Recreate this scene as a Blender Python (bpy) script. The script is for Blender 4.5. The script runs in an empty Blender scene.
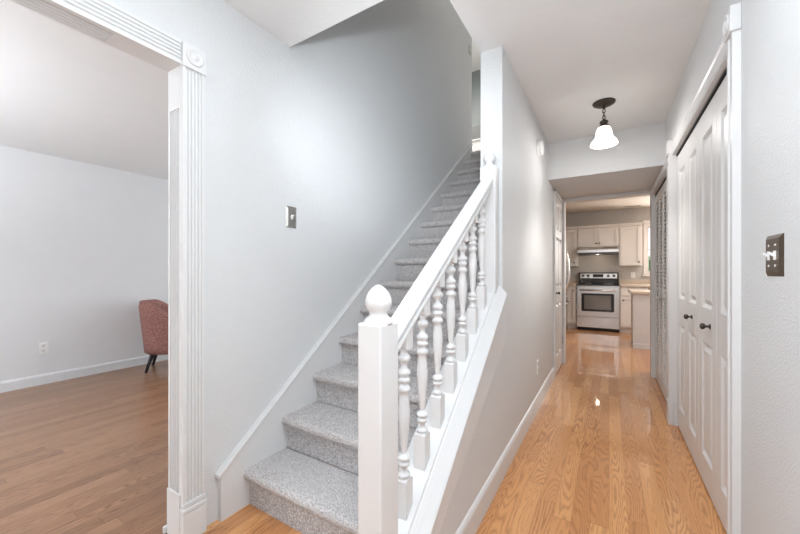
import bpy, bmesh, math, random
from mathutils import Vector, Matrix
random.seed(7)
S = bpy.context.scene
COL = S.collection
PI = math.pi

# ------------------------------------------------------------------ camera, world, lights, exposure
cam_d = bpy.data.cameras.new('camera')
cam = bpy.data.objects.new('camera', cam_d); COL.objects.link(cam)
cam.location = (0, 0, 1.155)
cam.rotation_euler = (PI/2, 0, math.atan(209/342))
cam_d.sensor_width = 36; cam_d.lens = 342/800*36; cam_d.shift_y = 5/800
cam_d.clip_start = 0.02
S.camera = cam

W = bpy.data.worlds.new('world'); S.world = W; W.use_nodes = True
wb = W.node_tree.nodes['Background']
wb.inputs[0].default_value = (0.85, 0.93, 1.0, 1); wb.inputs[1].default_value = 1.6

def area(name, loc, rot, sx, sy, power, col):
    l = bpy.data.lights.new(name, 'AREA'); l.shape = 'RECTANGLE'; l.size = sx; l.size_y = sy
    l.energy = power; l.color = col
    o = bpy.data.objects.new(name, l); COL.objects.link(o); o.location = loc; o.rotation_euler = rot
    return o
def point(name, loc, r, power, col):
    l = bpy.data.lights.new(name, 'POINT'); l.shadow_soft_size = r; l.energy = power; l.color = col
    o = bpy.data.objects.new(name, l); COL.objects.link(o); o.location = loc
    return o
COOL = (0.87, 0.94, 1.0); WARM = (1.0, 0.86, 0.70); NEUT = (1.0, 0.96, 0.92)
FP = (0.05, -0.05, 1.45)
def stair_fill_spot(az, el, size, power):  # extra spots added at the flash position to brighten the stair wall
    l = bpy.data.lights.new('stair_fill_spot', 'SPOT'); l.energy = power; l.color = COOL; l.shadow_soft_size = 0.06
    l.spot_size = math.radians(size); l.spot_blend = 1.0
    o = bpy.data.objects.new('stair_fill_spot', l); COL.objects.link(o); o.location = FP
    a, e = math.radians(az), math.radians(el)
    o.rotation_euler = Vector((-math.sin(a)*math.cos(e), math.cos(a)*math.cos(e), math.sin(e))).to_track_quat('-Z', 'Y').to_euler()
point('photographer_flash', FP, 0.07, 18, COOL)
stair_fill_spot(33.5, 15, 42, 160)
stair_fill_spot(39, 6, 36, 38)
area('bounce_flash', (-0.35, 0.2, 1.65), (PI, 0, 0), 0.5, 0.5, 10, COOL)
area('foyer_top_fill', (-0.20, 0.72, 2.42), (0, 0, 0), 0.7, 0.6, 17.5, COOL)  # unseen fill above the foyer, added to even out its brightness
area('front_door_daylight', (-0.6, -2.15, 1.25), (PI/2, 0, 0), 1.7, 2.0, 5, COOL)           # faces +Y
area('living_front_fill', (-3.3, -2.9, 1.3), (PI/2, 0, 0), 2.6, 1.6, 5, (0.88, 0.94, 1.0))  # added fill from the unseen front end of the living room
area('living_back_fill', (-3.3, 4.05, 1.3), (-PI/2, 0, 0), 2.4, 1.6, 30, (0.86, 0.94, 1.0))  # added fill from the far end, lights the room but not the jamb
area('living_up_fill', (-3.4, -1.2, 1.5), (PI, 0, 0), 0.5, 0.5, 114, (0.85, 0.93, 1.0))  # upward fill added to brighten the living room ceiling
area('kitchen_fill', (1.5, 6.6, 2.42), (0, 0, 0), 1.0, 1.0, 20, (1.0, 0.95, 0.90))  # added kitchen fill, set aside so the floor doesn't mirror it
area('kitchen_entry_fill', (1.2, 5.35, 2.42), (0, 0, 0), 0.7, 0.7, 14, (1.0, 0.95, 0.90))  # second added fill, unseen, just past the kitchen doorway
area('kitchen_window_daylight', (1.4, 8.25, 1.6), (-PI/2, 0, 0), 1.0, 0.9, 46, (1.0, 0.95, 0.90))
area('upstairs_lamp', (-1.1, 3.0, 5.0), (0, 0, 0), 0.6, 1.6, 5.5, (1.0, 0.95, 0.90))
area('landing_fill', (-2.4, 5.0, 4.9), (0, 0, 0), 0.6, 0.6, 40, (1.0, 0.95, 0.90))  # hidden fill added for the cabinet at the top of the stairs
area('foyer_side_fill', (-1.54, -1.6, 1.2), (0, -PI/2, 0), 1.6, 1.0, 4, COOL)     # faces +X; fill added for the right wall, no window here
S.view_settings.view_transform = 'Standard'
S.view_settings.look = 'None'
S.view_settings.exposure = 0.26
S.view_settings.gamma = 1.0
S.view_settings.use_curve_mapping = False

# ------------------------------------------------------------------ materials
def new_mat(name):
    m = bpy.data.materials.new(name); m.use_nodes = True
    nt = m.node_tree; b = nt.nodes['Principled BSDF']
    return m, nt, b
def N(nt, t, **kw):
    n = nt.nodes.new(t)
    for k, v in kw.items(): setattr(n, k, v)
    return n
def math_n(nt, op, a, b=None, c=None):
    n = nt.nodes.new('ShaderNodeMath'); n.operation = op
    for i, v in enumerate((a, b, c)):
        if v is None: continue
        if isinstance(v, (int, float)): n.inputs[i].default_value = v
        else: nt.links.new(v, n.inputs[i])
    return n.outputs[0]
def mat(name, col, rough=0.5, metal=0.0, bump=0.0, bscale=80, var=0.0, vscale=6, spec=0.5, emit=None, estr=0, detail=3, coat=0):
    m, nt, b = new_mat(name)
    b.inputs['Base Color'].default_value = (*col, 1)
    b.inputs['Roughness'].default_value = rough
    b.inputs['Metallic'].default_value = metal
    b.inputs['Specular IOR Level'].default_value = spec
    b.inputs['Coat Weight'].default_value = coat
    pos = N(nt, 'ShaderNodeNewGeometry').outputs['Position']
    nz = N(nt, 'ShaderNodeTexNoise'); nz.inputs['Scale'].default_value = vscale; nz.inputs['Detail'].default_value = 3
    nt.links.new(pos, nz.inputs['Vector'])
    v = var if var else 0.02
    mx = N(nt, 'ShaderNodeMixRGB')
    mx.inputs[1].default_value = (*[c*(1-v) for c in col], 1); mx.inputs[2].default_value = (*[min(1, c*(1+v)) for c in col], 1)
    nt.links.new(nz.outputs[0], mx.inputs[0]); nt.links.new(mx.outputs[0], b.inputs['Base Color'])
    if bump:
        n2 = N(nt, 'ShaderNodeTexNoise'); n2.inputs['Scale'].default_value = bscale; n2.inputs['Detail'].default_value = detail
        nt.links.new(pos, n2.inputs['Vector'])
        bp = N(nt, 'ShaderNodeBump'); bp.inputs['Strength'].default_value = bump; bp.inputs['Distance'].default_value = 0.01
        nt.links.new(n2.outputs[0], bp.inputs['Height']); nt.links.new(bp.outputs[0], b.inputs['Normal'])
    if emit:
        b.inputs['Emission Color'].default_value = (*emit, 1); b.inputs['Emission Strength'].default_value = estr
    return m
WALL_C = (0.675, 0.685, 0.69)
M = {}
M['wall'] = mat('wall_paint', WALL_C, 0.55, spec=0.3, bump=0.30, bscale=135, var=0.015, detail=1.5)
M['wall_living'] = mat('living_wall_paint', (0.74, 0.74, 0.745), 0.6, bump=0.08, bscale=70)
M['ceiling'] = mat('ceiling_paint', (0.80, 0.80, 0.80), 0.75, bump=0.2, bscale=48, detail=4)
M['ceil_smooth'] = mat('living_ceiling_paint', (0.80, 0.80, 0.80), 0.75)
M['trim'] = mat('white_trim_paint', (0.71, 0.71, 0.71), 0.38, spec=0.3)
M['door'] = mat('white_door_paint', (0.73, 0.725, 0.72), 0.36)
M['kitchen_cab'] = mat('cream_cabinet_paint', (0.74, 0.70, 0.66), 0.4)
M['counter'] = mat('beige_laminate', (0.60, 0.50, 0.41), 0.35, var=0.12, vscale=60)
M['pen_panel'] = mat('peninsula_paint', (0.68, 0.67, 0.68), 0.5)
M['kitchen_wall'] = mat('kitchen_wall_paint', (0.52, 0.49, 0.46), 0.5)
M['kitchen_ceil'] = mat('kitchen_ceiling_paint', (0.70, 0.64, 0.57), 0.7, bump=0.2, bscale=40)
M['backsplash'] = mat('backsplash', (0.62, 0.57, 0.53), 0.4)
M['bronze'] = mat('dark_bronze', (0.07, 0.055, 0.045), 0.42, 0.7)
M['bronze_plate'] = mat('bronze_plate', (0.10, 0.07, 0.05), 0.35, 0.6)
M['nickel'] = mat('brushed_nickel', (0.50, 0.48, 0.45), 0.32, 0.9)
M['plastic'] = mat('white_plastic', (0.86, 0.86, 0.85), 0.35)
M['slot'] = mat('dark_slot', (0.03, 0.03, 0.03), 0.6)
M['black'] = mat('black_gap', (0.01, 0.01, 0.01), 0.7)
M['steel'] = mat('stainless_steel', (0.62, 0.61, 0.60), 0.27, 1.0)
M['blackglass'] = mat('black_glass', (0.012, 0.012, 0.013), 0.08, coat=0.5)
M['ovenglass'] = mat('oven_glass', (0.16, 0.15, 0.14), 0.08, coat=0.8)
M['leg'] = mat('black_wood', (0.012, 0.01, 0.01), 0.4)
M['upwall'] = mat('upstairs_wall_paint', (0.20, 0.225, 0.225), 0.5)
M['darkgrey'] = mat('dark_grey', (0.10, 0.10, 0.105), 0.5)
M['boxgrey'] = mat('grey_board', (0.16, 0.165, 0.165), 0.6)
def shade_mat():
    m = bpy.data.materials.new('frosted_glass'); m.use_nodes = True; nt = m.node_tree; nt.nodes.clear()
    out = N(nt, 'ShaderNodeOutputMaterial'); a = N(nt, 'ShaderNodeBsdfTranslucent'); b = N(nt, 'ShaderNodeBsdfDiffuse'); mx = N(nt, 'ShaderNodeMixShader')
    for q in (a, b): q.inputs['Color'].default_value = (0.93, 0.93, 0.92, 1)
    mx.inputs[0].default_value = 0.62
    nt.links.new(b.outputs[0], mx.inputs[1]); nt.links.new(a.outputs[0], mx.inputs[2]); em = N(nt, 'ShaderNodeEmission'); em.inputs[0].default_value = (1.0, 0.97, 0.93, 1); em.inputs[1].default_value = 0.12
    ad = N(nt, 'ShaderNodeAddShader'); nt.links.new(mx.outputs[0], ad.inputs[0]); nt.links.new(em.outputs[0], ad.inputs[1]); nt.links.new(ad.outputs[0], out.inputs[0])
    return m
M['shade'] = shade_mat()
M['leaf'] = mat('leaf', (0.10, 0.28, 0.06), 0.6, var=0.4, vscale=9)

def glass_mat():
    m, nt, b = new_mat('window_glass')
    b.inputs['Base Color'].default_value = (0.95, 0.98, 1, 1); b.inputs['Roughness'].default_value = 0.0
    b.inputs['Transmission Weight'].default_value = 1.0; b.inputs['IOR'].default_value = 1.02
    return m
M['glass'] = glass_mat()

def carpet_mat():
    m, nt, b = new_mat('grey_carpet'); b.inputs['Roughness'].default_value = 0.95
    b.inputs['Specular IOR Level'].default_value = 0.1
    pos = N(nt, 'ShaderNodeNewGeometry').outputs['Position']
    a = N(nt, 'ShaderNodeTexNoise'); a.inputs['Scale'].default_value = 165; a.inputs['Detail'].default_value = 2; a.inputs['Roughness'].default_value = 0.75
    c = N(nt, 'ShaderNodeTexNoise'); c.inputs['Scale'].default_value = 38; c.inputs['Detail'].default_value = 3
    for n in (a, c): nt.links.new(pos, n.inputs['Vector'])
    s = math_n(nt, 'ADD', math_n(nt, 'MULTIPLY', a.outputs[0], 0.88), math_n(nt, 'MULTIPLY', c.outputs[0], 0.12))
    r = N(nt, 'ShaderNodeValToRGB'); e = r.color_ramp.elements
    e[0].position = 0.34; e[0].color = (0.38, 0.35, 0.345, 1)
    e[1].position = 0.62; e[1].color = (0.95, 0.92, 0.915, 1)
    nt.links.new(s, r.inputs[0]); nt.links.new(r.outputs[0], b.inputs['Base Color'])
    bp = N(nt, 'ShaderNodeBump'); bp.inputs['Strength'].default_value = 0.9; bp.inputs['Distance'].default_value = 0.016
    nt.links.new(a.outputs[0], bp.inputs['Height']); nt.links.new(bp.outputs[0], b.inputs['Normal'])
    return m
M['carpet'] = carpet_mat()

def fabric_mat():
    m, nt, b = new_mat('rose_tweed'); b.inputs['Roughness'].default_value = 0.9
    pos = N(nt, 'ShaderNodeNewGeometry').outputs['Position']
    mp = N(nt, 'ShaderNodeMapping'); mp.inputs['Scale'].default_value = (60, 60, 160)
    a = N(nt, 'ShaderNodeTexNoise'); a.inputs['Scale'].default_value = 1; a.inputs['Detail'].default_value = 4
    nt.links.new(pos, mp.inputs[0]); nt.links.new(mp.outputs[0], a.inputs['Vector'])
    r = N(nt, 'ShaderNodeValToRGB'); e = r.color_ramp.elements
    e[0].position = 0.35; e[0].color = (0.19, 0.075, 0.062, 1); e[1].position = 0.68; e[1].color = (0.46, 0.235, 0.20, 1)
    nt.links.new(a.outputs[0], r.inputs[0]); nt.links.new(r.outputs[0], b.inputs['Base Color'])
    return m
M['fabric'] = fabric_mat()

def oak_mat(name, c0, c1, c2, gs, coat=0.65):
    m, nt, b = new_mat(name)
    L = nt.links.new
    pos = N(nt, 'ShaderNodeNewGeometry').outputs['Position']
    sp = N(nt, 'ShaderNodeSeparateXYZ'); L(pos, sp.inputs[0])
    w, ln = 0.076, 1.0
    xs = math_n(nt, 'DIVIDE', sp.outputs[0], w)
    ix = math_n(nt, 'FLOOR', xs); fx = math_n(nt, 'FRACT', xs)
    wn1 = N(nt, 'ShaderNodeTexWhiteNoise', noise_dimensions='1D'); L(ix, wn1.inputs['W'])
    ys = math_n(nt, 'ADD', math_n(nt, 'DIVIDE', sp.outputs[1], ln), math_n(nt, 'MULTIPLY', wn1.outputs[0], 7.31))
    iy = math_n(nt, 'FLOOR', ys); fy = math_n(nt, 'FRACT', ys)
    cid = N(nt, 'ShaderNodeCombineXYZ'); L(ix, cid.inputs[0]); L(iy, cid.inputs[1])
    wn = N(nt, 'ShaderNodeTexWhiteNoise', noise_dimensions='3D'); L(cid.outputs[0], wn.inputs['Vector'])
    ss = N(nt, 'ShaderNodeSeparateColor'); L(wn.outputs['Color'], ss.inputs[0])
    # growth rings, cut as a cathedral: contour lines of a stretched noise, offset for each strip
    gv = N(nt, 'ShaderNodeCombineXYZ')
    L(math_n(nt, 'ADD', math_n(nt, 'MULTIPLY', fx, 0.75), math_n(nt, 'MULTIPLY', ss.outputs[0], 40)), gv.inputs[0])
    L(math_n(nt, 'ADD', math_n(nt, 'MULTIPLY', sp.outputs[1], 0.95), math_n(nt, 'MULTIPLY', ss.outputs[1], 40)), gv.inputs[1])
    L(math_n(nt, 'MULTIPLY', ss.outputs[2], 30), gv.inputs[2])
    g = N(nt, 'ShaderNodeTexNoise'); g.inputs['Scale'].default_value = 1.25; g.inputs['Detail'].default_value = 1.0; g.inputs['Roughness'].default_value = 0.35
    L(gv.outputs[0], g.inputs['Vector'])
    rings = math_n(nt, 'FRACT', math_n(nt, 'MULTIPLY', g.outputs[0], 24))
    # jagged pore edge
    pv = N(nt, 'ShaderNodeCombineXYZ'); L(math_n(nt, 'MULTIPLY', sp.outputs[0], 420), pv.inputs[0]); L(math_n(nt, 'MULTIPLY', sp.outputs[1], 22), pv.inputs[1])
    p = N(nt, 'ShaderNodeTexNoise'); p.inputs['Scale'].default_value = 1; p.inputs['Detail'].default_value = 2; L(pv.outputs[0], p.inputs['Vector'])
    rr = math_n(nt, 'ADD', rings, math_n(nt, 'MULTIPLY', math_n(nt, 'SUBTRACT', p.outputs[0], 0.5), 0.9))
    cr = N(nt, 'ShaderNodeValToRGB'); e = cr.color_ramp.elements
    e[0].position = 0.0; e[0].color = (0.9, 0.9, 0.9, 1); e[1].position = 0.30; e[1].color = (0.12, 0.12, 0.12, 1)
    x = cr.color_ramp.elements.new(0.72); x.color = (0.0, 0.0, 0.0, 1)
    x = cr.color_ramp.elements.new(1.0); x.color = (0.9, 0.9, 0.9, 1)
    L(rr, cr.inputs[0])
    base = N(nt, 'ShaderNodeValToRGB'); e = base.color_ramp.elements
    e[0].position = 0.0; e[0].color = (*c0, 1); e[1].position = 1.0; e[1].color = (*c2, 1)
    x = base.color_ramp.elements.new(0.5); x.color = (*c1, 1)
    L(ss.outputs[0], base.inputs[0])
    mx = N(nt, 'ShaderNodeMixRGB'); mx.blend_type = 'MULTIPLY'; L(base.outputs[0], mx.inputs[1]); mx.inputs[2].default_value = (0.42, 0.30, 0.22, 1)
    L(math_n(nt, 'MULTIPLY', cr.outputs[0], math_n(nt, 'ADD', gs*0.35, math_n(nt, 'MULTIPLY', ss.outputs[2], gs*0.65))), mx.inputs[0])
    # joints between strips
    dx = math_n(nt, 'MINIMUM', fx, math_n(nt, 'SUBTRACT', 1, fx)); dy = math_n(nt, 'MINIMUM', fy, math_n(nt, 'SUBTRACT', 1, fy))
    jx = math_n(nt, 'LESS_THAN', dx, 0.009); jy = math_n(nt, 'LESS_THAN', dy, 0.0012)
    j = math_n(nt, 'MAXIMUM', jx, jy)
    m2 = N(nt, 'ShaderNodeMixRGB'); m2.blend_type = 'MULTIPLY'; L(math_n(nt, 'MULTIPLY', j, 0.55), m2.inputs[0]); L(mx.outputs[0], m2.inputs[1]); m2.inputs[2].default_value = (0.35, 0.24, 0.17, 1)
    L(m2.outputs[0], b.inputs['Base Color'])
    b.inputs['Roughness'].default_value = 0.30
    b.inputs['Coat Weight'].default_value = coat; b.inputs['Coat Roughness'].default_value = 0.05
    bp = N(nt, 'ShaderNodeBump'); bp.inputs['Strength'].default_value = 0.12; bp.inputs['Distance'].default_value = 0.003; bp.invert = True
    L(math_n(nt, 'ADD', j, math_n(nt, 'MULTIPLY', cr.outputs[0], 0.15)), bp.inputs['Height']); L(bp.outputs[0], b.inputs['Normal'])
    return m
M['oak'] = oak_mat('oak_strip_floor', (0.55, 0.245, 0.090), (0.66, 0.315, 0.120), (0.74, 0.39, 0.165), 0.9)
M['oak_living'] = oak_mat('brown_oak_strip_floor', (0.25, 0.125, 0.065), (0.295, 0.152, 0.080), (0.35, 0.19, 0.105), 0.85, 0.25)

# ------------------------------------------------------------------ mesh helpers
WL = {}
def wloc(o): return WL.get(o.name, Vector((0, 0, 0)))
class MB:
    def __init__(s): s.bm = bmesh.new()
    def box(s, x0, x1, y0, y1, z0, z1):
        v = [s.bm.verts.new(p) for p in ((x0,y0,z0),(x1,y0,z0),(x1,y1,z0),(x0,y1,z0),(x0,y0,z1),(x1,y0,z1),(x1,y1,z1),(x0,y1,z1))]
        for f in ((0,3,2,1),(4,5,6,7),(0,1,5,4),(1,2,6,5),(2,3,7,6),(3,0,4,7)): s.bm.faces.new([v[i] for i in f])
        return s
    def bbox(s, x0, x1, y0, y1, z0, z1, b=0.004, seg=2):
        t = bmesh.new(); q = MB.__new__(MB); q.bm = t; q.box(x0, x1, y0, y1, z0, z1)
        bmesh.ops.bevel(t, geom=t.edges[:], offset=b, segments=seg, affect='EDGES', profile=0.5)
        s.merge(t); return s
    def merge(s, t, mtx=None):
        if mtx is not None: bmesh.ops.transform(t, matrix=mtx, verts=t.verts[:])
        mp = {v: s.bm.verts.new(v.co) for v in t.verts}
        for f in t.faces:
            try: s.bm.faces.new([mp[v] for v in f.verts]).smooth = f.smooth
            except ValueError: pass
        t.free()
    def prism(s, poly, axis, a, b):
        """poly: 2-D outline; axis 'x' -> (y,z), 'y' -> (x,z), 'z' -> (x,y)"""
        def P(u, v, w): return {'x': (w,u,v), 'y': (u,w,v), 'z': (u,v,w)}[axis]
        A = [s.bm.verts.new(P(u, v, a)) for u, v in poly]; B = [s.bm.verts.new(P(u, v, b)) for u, v in poly]
        n = len(poly); s.bm.faces.new(A[::-1]); s.bm.faces.new(B)
        for i in range(n): s.bm.faces.new((A[i], A[(i+1) % n], B[(i+1) % n], B[i]))
        return s
    def lathe(s, prof, c=(0,0,0), seg=24, mtx=None, smooth=True):
        t = bmesh.new(); rings = []
        for r, z in prof:
            if r < 1e-5: rings.append([t.verts.new((0, 0, z))])
            else: rings.append([t.verts.new((r*math.cos(2*PI*k/seg), r*math.sin(2*PI*k/seg), z)) for k in range(seg)])
        for a, b in zip(rings, rings[1:]):
            for k in range(seg):
                k2 = (k+1) % seg
                if len(a) == 1 and len(b) == 1: continue
                if len(a) == 1: f = t.faces.new((a[0], b[k], b[k2]))
                elif len(b) == 1: f = t.faces.new((a[k], a[k2], b[0]))
                else: f = t.faces.new((a[k], a[k2], b[k2], b[k]))
                f.smooth = smooth
        for rg, fl in ((rings[0], True), (rings[-1], False)):
            if len(rg) > 1: t.faces.new(rg[::-1] if fl else rg)
        m = Matrix.Translation(Vector(c)) @ (mtx if mtx is not None else Matrix.Identity(4))
        s.merge(t, m); return s
    def tube(s, pts, r, seg=10, closed=False):
        pts = [Vector(p) for p in pts]; n = len(pts); rings = []
        for i, p in enumerate(pts):
            d = (pts[(i+1) % n] - pts[i-1]) if closed else (pts[min(i+1, n-1)] - pts[max(i-1, 0)])
            d.normalize(); up = Vector((0,0,1)) if abs(d.z) < 0.9 else Vector((1,0,0))
            a = d.cross(up).normalized(); b = d.cross(a)
            rr = r[i] if isinstance(r, (list, tuple)) else r
            rings.append([s.bm.verts.new(p + rr*(math.cos(2*PI*k/seg)*a + math.sin(2*PI*k/seg)*b)) for k in range(seg)])
        for i in range(n if closed else n-1):
            A, B = rings[i], rings[(i+1) % n]
            for k in range(seg): s.bm.faces.new((A[k], A[(k+1) % seg], B[(k+1) % seg], B[k])).smooth = True
        if not closed: s.bm.faces.new(rings[0][::-1]); s.bm.faces.new(rings[-1])
        return s
    def frustum(s, x0, x1, y0, y1, z0, z1, axis, depth, inset):
        """raised field: base rectangle on its face, top rectangle inset; axis '-x' or '-y' is the outward way"""
        if axis == '-x':
            A = [(x0,y0,z0),(x0,y1,z0),(x0,y1,z1),(x0,y0,z1)]
            B = [(x0-depth,y0+inset,z0+inset),(x0-depth,y1-inset,z0+inset),(x0-depth,y1-inset,z1-inset),(x0-depth,y0+inset,z1-inset)]
        elif axis == '+x':
            A = [(x0,y0,z0),(x0,y1,z0),(x0,y1,z1),(x0,y0,z1)]
            B = [(x0+depth,y0+inset,z0+inset),(x0+depth,y1-inset,z0+inset),(x0+depth,y1-inset,z1-inset),(x0+depth,y0+inset,z1-inset)]
        else:
            A = [(x0,y0,z0),(x1,y0,z0),(x1,y0,z1),(x0,y0,z1)]
            B = [(x0+inset,y0-depth,z0+inset),(x1-inset,y0-depth,z0+inset),(x1-inset,y0-depth,z1-inset),(x0+inset,y0-depth,z1-inset)]
        a = [s.bm.verts.new(p) for p in A]; b = [s.bm.verts.new(p) for p in B]
        s.bm.faces.new(b)
        s.bm.faces.new(a[::-1])
        for i in range(4): s.bm.faces.new((a[i], a[(i+1) % 4], b[(i+1) % 4], b[i]))
        return s
    def build(s, name, m, parent=None, bevel=0, kind=None):
        bm = s.bm
        bmesh.ops.recalc_face_normals(bm, faces=bm.faces[:])
        if parent is None:
            xs = [v.co for v in bm.verts]
            org = Vector(((min(v.x for v in xs)+max(v.x for v in xs))/2, (min(v.y for v in xs)+max(v.y for v in xs))/2, min(v.z for v in xs)))
        else: org = wloc(parent)
        for v in bm.verts: v.co -= org
        me = bpy.data.meshes.new(name); bm.to_mesh(me); bm.free()
        me.materials.append(m)
        o = bpy.data.objects.new(name, me); COL.objects.link(o)
        if parent is None: o.location = org
        else: o.parent = parent
        WL[o.name] = org
        if bevel:
            b = o.modifiers.new('bevel', 'BEVEL'); b.width = bevel; b.segments = 2; b.limit_method = 'ANGLE'; b.angle_limit = math.radians(40)
        if kind: o['kind'] = kind
        return o
def tag(o, label, cat, group=None):
    o['label'] = label; o['category'] = cat
    if group: o['group'] = group
    return o
def thing(name, loc, label, cat, group=None):
    o = bpy.data.objects.new(name, None); COL.objects.link(o); o.location = loc; o.empty_display_size = 0.1
    WL[o.name] = Vector(loc)
    return tag(o, label, cat, group)
def struct(name, mb, m, bevel=0, parent=None):
    o = mb.build(name, m, parent, bevel)
    if parent is None: o['kind'] = 'structure'
    return o
RX = lambda a: Matrix.Rotation(a, 4, 'X')
RY = lambda a: Matrix.Rotation(a, 4, 'Y')
RZ = lambda a: Matrix.Rotation(a, 4, 'Z')

# ------------------------------------------------------------------ key dimensions (metres)
XL, XR = -1.56, 0.415           # stair wall face, right wall face
XH0, XH1 = -0.643, -0.517       # wall between stair and hall
XLIV = -4.97
H = 2.44; HU = 2.715; HT = 5.1
YW = 1.34                       # front edge of the stairwell opening
YP = 1.96                       # end of the full-height hall wall
YS = 3.69; ZS = 2.074           # dropped soffit
YK0, YK1 = 4.75, 4.87           # wall with the kitchen opening
YB = 8.35                       # kitchen back wall
RISE, RUN, Y1, NST = 0.181, 0.2305, 1.03, 15

# ------------------------------------------------------------------ setting
struct('floor', MB().box(-1.63, 3.0, -3.1, 8.5, -0.1, 0), M['oak'])
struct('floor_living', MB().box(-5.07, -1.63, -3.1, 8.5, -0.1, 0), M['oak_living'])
c = MB(); c.box(XL, 1.25, -2.4, YW, H, HU); c.box(XH0, 1.25, YW, YS, H, HU)
struct('ceiling', c, M['ceiling'])
struct('ceiling_soffit', MB().box(XH1, 1.25, YS, YK1, ZS, HU), M['wall'])
struct('ceiling_living', MB().box(XLIV-0.1, -1.665, -3.1, 4.2, 2.37, 2.47), M['ceil_smooth'])
c = MB(); c.box(-3.0, 3.0, YK1, 8.5, H, HU)
struct('ceiling_kitchen', c, M['kitchen_ceil'])
struct('ceiling_upstairs', MB().box(-3.1, -0.5, YW-0.1, 6.6, HT, HT+0.1), M['ceiling'])
struct('floor_upstairs', MB().box(-3.0, XH0, Y1+RUN*(NST-1)+0.06, YK1, H, HU), M['carpet'])
w = MB(); w.box(-1.665, XL, 0.777, 4.39, 0, HT); w.box(-1.665, XL, 4.39, YK1, 0, H); w.box(-1.665, XL, -1.0, 0.777, 2.06, HU)
w.box(-1.665, XL, -3.1, -1.0, 0, HU)
struct('wall_left', w, M['wall'])
w = MB(); w.box(XLIV-0.1, XLIV, -3.1, 4.2, 0, 2.37); w.box(XLIV-0.1, -1.665, 4.1, 4.2, 0, 2.37); w.box(XLIV, -1.665, -3.1, -3.0, 0, 2.37)
struct('wall_living', w, M['wall_living'])
struct('wall_front', MB().box(XL, 0.55, -2.4, -2.3, 0, H), M['wall'])
struct('wall_hall', MB().box(XH0, XH1, YP, YK1, 0, H), M['wall'])
w = MB(); w.box(XH0, XH1, YW-0.1, 6.6, HU, HT); w.box(-1.70, XH0, YW-0.1, YW, HU, HT)
w.box(-3.1, -3.0, 4.3, 6.6, HU, HT); w.box(-3.0, -1.70, 4.29, 4.39, HU, HT)
struct('wall_upstairs', w, M['wall'])
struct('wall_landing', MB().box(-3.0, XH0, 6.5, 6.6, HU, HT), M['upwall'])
w = MB()
w.box(XR, 0.53, -2.4, 1.80, 0, H); w.box(XR, 0.53, 3.29, 3.46, 0, H); w.box(XR, 0.53, 4.64, YK0, 0, H)
w.box(XR, 0.53, 1.80, 3.29, 2.045, H); w.box(XR, 0.53, 3.46, 4.64, 2.0, H)
struct('wall_right', w, M['wall'])
w = MB(); w.box(1.15, 1.25, 1.6, YK1, 0, H); w.box(0.53, 1.15, 1.6, 1.7, 0, H); w.box(0.53, 1.15, 3.36, 3.40, 0, H)
struct('wall_closet', w, M['wall'])
w = MB(); w.box(-3.0, XH0, YK0, YK1, 0, H); w.box(0.415, 3.0, YK0, YK1, 0, ZS)
w.box(1.25, 3.0, YK0, YK1, ZS, H)
struct('wall_kitchen_front', w, M['wall'])
w = MB(); w.box(-3.0, 0.63, YB, 8.5, 0, H); w.box(0.63, 1.75, YB, 8.5, 0, 1.13); w.box(0.63, 1.75, YB, 8.5, 2.08, H); w.box(1.75, 3.0, YB, 8.5, 0, H)
struct('wall_kitchen_back', w, M['kitchen_wall'])
struct('wall_kitchen_left', MB().box(-1.6, -1.5, YK1, YB, 0, H), M['kitchen_wall'])
struct('wall_kitchen_right', MB().box(2.6, 2.7, YK1, YB, 0, H), M['kitchen_wall'])

# kneewall beneath the balustrade: sloped top follows the cap
CAPS, CAPB = 0.743, -0.36
cz = lambda y: CAPS*y + CAPB
struct('wall_knee', MB().prism([(0.86, 0), (YP, 0), (YP, cz(YP)-0.028), (0.86, cz(0.86)-0.028)], 'x', XH0+0.004, XH1), M['wall'])

# baseboards (profile: flat face with a small cap)
def base_prof(x, sgn, h=0.105, t=0.014):
    return [(x, 0), (x+sgn*t, 0), (x+sgn*t, h-0.022), (x+sgn*t*0.75, h-0.012), (x+sgn*t*0.4, h-0.004), (x, h)]
struct('baseboard_hall', MB().prism(base_prof(XH1, 1, 0.125), 'y', 0.9, 4.03), M['trim'])
struct('baseboard_living', MB().prism(base_prof(XLIV, 1), 'y', -3.0, 4.1), M['trim'])
struct('baseboard_right', MB().prism(base_prof(XR, -1), 'y', -2.3, 1.72), M['trim'])

# ---- fluted casing of the living room opening
def fluted(a0, a1, base, out, n=5, groove=0.009, lip=0.010):
    """outline in (a, depth); grooves cut from the outer face"""
    pts = [(a0, base), (a0, out)]
    wd = (a1-a0-2*lip)/n; sg = 1 if out > base else -1
    for i in range(n):
        s = a0+lip+i*wd; e = s+wd
        pts.append((s+wd*0.08, out))
        for k in range(1, 6):
            th = PI*k/6
            pts.append((s+wd*0.5 - wd*0.42*math.cos(th), out - sg*groove*math.sin(th)))
        pts.append((e-wd*0.08, out))
    pts += [(a1, out), (a1, base)]
    return pts
def bullseye(mb, cx, cy, cz_, sgn):
    """turned ring and dot on a block whose face looks along sgn*x"""
    prof = [(0.036, 0), (0.036, 0.004), (0.031, 0.006), (0.026, 0.004), (0.024, 0.001), (0.014, 0.001), (0.011, 0.005), (0.0, 0.006)]
    mb.lathe(prof, (cx, cy, cz_), 28, RY(sgn*PI/2))
XF = XL+0.020
YJ = 0.757
cas = MB()
P = fluted(YJ, 0.848, XL, XF)                                  # (y, x) outline
cas.prism([(x, y) for y, x in P], 'z', 0.165, 2.032)
struct_cas = struct('trim_opening_casing', cas, M['trim'])
hd = MB(); P = fluted(2.034, 2.132, XL, XF)
hd.prism([(x, z) for z, x in P], 'y', -1.0, 0.752); struct('trim_opening_head', hd, M['trim'])
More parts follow.
